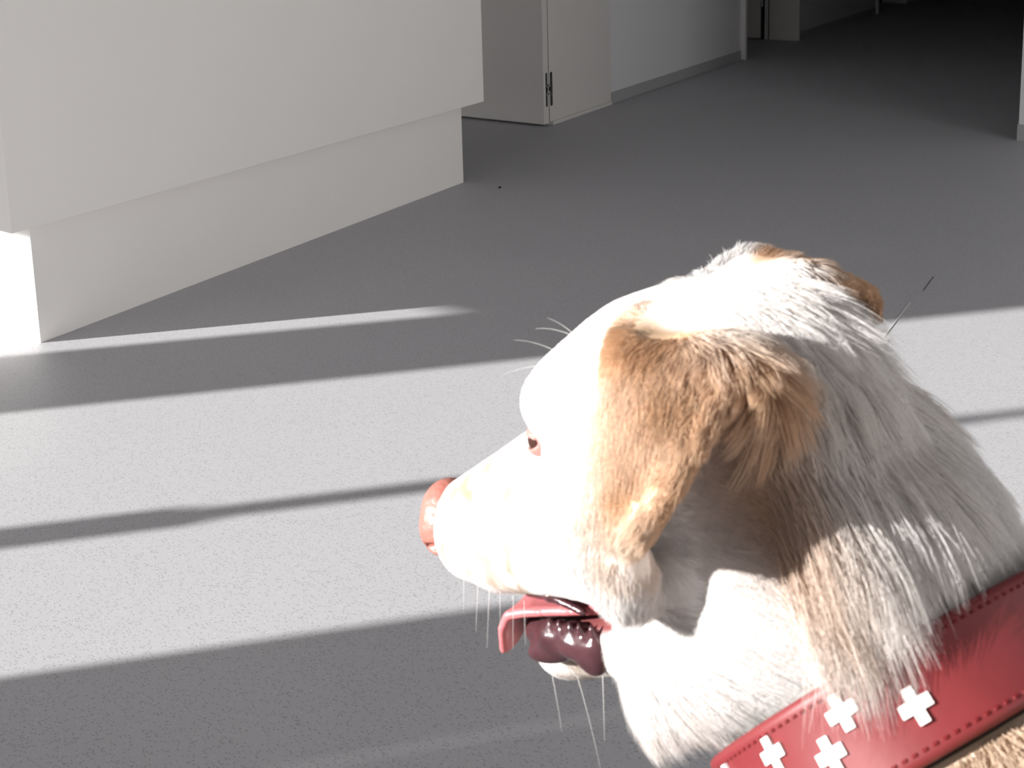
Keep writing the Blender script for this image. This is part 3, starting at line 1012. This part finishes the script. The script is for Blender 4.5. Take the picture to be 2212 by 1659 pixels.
for k in range(6):                               # upper lip
    f = (k + 0.6 * rng.random()) / 5
    whisker((0.136 - 0.036 * f, 0.022 + 0.006 * f, -0.046 - 0.014 * f), (0.25 - 0.35 * rng.random(), 0.55, -0.9), 0.010 + 0.014 * rng.random(), 0.35)
    whisker((0.136 - 0.036 * f, -0.022 - 0.006 * f, -0.046 - 0.014 * f), (0.25 - 0.35 * rng.random(), -0.55, -0.9), 0.010 + 0.014 * rng.random(), 0.35)
for k in range(4):                                # chin
    whisker((0.108 - 0.014 * k, 0.016, -0.103), (0.1 - 0.5 * rng.random(), 0.45, -0.9), 0.014 + 0.016 * rng.random(), 0.3)
for p_, d_ in (((0.050, 0.012, 0.044), (0.7, 0.1, 0.6)), ((0.046, 0.0, 0.046), (0.8, -0.1, 0.5)), ((0.052, -0.012, 0.042), (0.6, -0.2, 0.7)), ((0.050, 0.020, 0.040), (0.8, 0.2, 0.25))):
    whisker(p_, d_, 0.022, 0.25, 0.0001)

# ------------------------------------------------------------------ collar
M_red = plain('red_leather', (0.165, 0.018, 0.021), 0.5, 0.5, noise=0.18, scale=45, bump=0.15)
M_redd = plain('red_thread', (0.13, 0.006, 0.008), 0.6, 0.3)
M_black = plain('black_lining', (0.015, 0.012, 0.012), 0.7, 0.2)
M_white = plain('white_leather', (0.82, 0.81, 0.80), 0.45, 0.4, noise=0.03)
collar = tag(empty('dog_collar', tuple(CCEN)), 'wide red leather collar with white crosses around the neck of the dog', 'collar')


def collar_pt(t, w, off=0.0):
    r = collar_r(np.asarray(t)) + off
    return CCEN + r[..., None] * (np.cos(t)[..., None] * CE1 + np.sin(t)[..., None] * CE2) + np.asarray(w)[..., None] * CAX


def band(name, prof, mat, n=160):
    th = np.linspace(0, 2 * math.pi, n + 1)[:-1]
    V, F = [], []
    K = len(prof)
    for t in th:
        for (w, o) in prof:
            V.append(collar_pt(np.array(t), np.array(w), o))
    for i in range(n):
        for k in range(K):
            a, b = i * K + k, i * K + (k + 1) % K
            c, d = ((i + 1) % n) * K + (k + 1) % K, ((i + 1) % n) * K + k
            F.append((a, b, c, d))
    return mesh_obj(name, V, F, mat, collar)


h_ = CHW
band('strap', [(-h_, 0.0012), (-h_ + 0.0008, 0.0030), (-h_ + 0.003, 0.0036), (-h_ + 0.0046, 0.0033), (0, 0.0040), (h_ - 0.0046, 0.0033), (h_ - 0.003, 0.0036), (h_ - 0.0008, 0.0030), (h_, 0.0012), (h_, 0.0), (0, 0.0), (-h_, 0.0)], M_red)
band('lining', [(-h_ + 0.001, 0.0), (0, 0.0002), (h_ + 0.0012, 0.0002), (h_ + 0.0012, -0.0022), (0, -0.0022), (-h_ + 0.001, -0.0022)], M_black)
# stitches along both edges
V, F = [], []
for w0 in (-h_ + 0.0042, h_ - 0.0042):
    per = 2 * math.pi * CR.mean()
    ns = int(per / 0.0040)
    for k in range(ns):
        t0 = 2 * math.pi * k / ns
        dt = 0.0011 / CR.mean()
        b0 = len(V)
        for (tt, ww, oo) in [(-dt, -.0006, 0), (dt, -.0006, 0), (dt, .0006, 0), (-dt, .0006, 0), (-dt * .6, -.0003, .0006), (dt * .6, -.0003, .0006), (dt * .6, .0003, .0006), (-dt * .6, .0003, .0006)]:
            V.append(collar_pt(np.array(t0 + tt), np.array(w0 + ww), 0.0034 + oo))
        for f in ((0, 1, 5, 4), (1, 2, 6, 5), (2, 3, 7, 6), (3, 0, 4, 7), (4, 5, 6, 7)):
            F.append([b0 + q for q in f])
sti = mesh_obj('stitching', V, F, M_redd, collar, smooth=False)
sti['kind'] = 'stuff'


def cross(t0, w0):
    a, b = 0.0060, 0.0021
    out = [(-b, -a), (b, -a), (b, -b), (a, -b), (a, b), (b, b), (b, a), (-b, a), (-b, b), (-a, b), (-a, -b), (-b, -b)]
    V = []
    r0 = float(collar_r(np.array(t0)))
    for o in (0.0036, 0.0049):
        for (u, w) in out:
            V.append(collar_pt(np.array(t0 + u / r0), np.array(w0 + w), o))
    top = list(range(12, 24))
    F = [[12, 13, 14, 23], [14, 15, 16, 17], [17, 18, 19, 20], [20, 21, 22, 23], [14, 17, 20, 23]]
    for k in range(12):
        F.append((k, (k + 1) % 12, 12 + (k + 1) % 12, 12 + k))
    return mesh_obj('cross', V, F, M_white, collar, smooth=False)


PITCH = 2 * math.pi / 16
for k in range(6):
    cross(TH0 + k * PITCH, -0.0078)
    cross(TH0 + (k - 0.67) * PITCH, 0.0018)
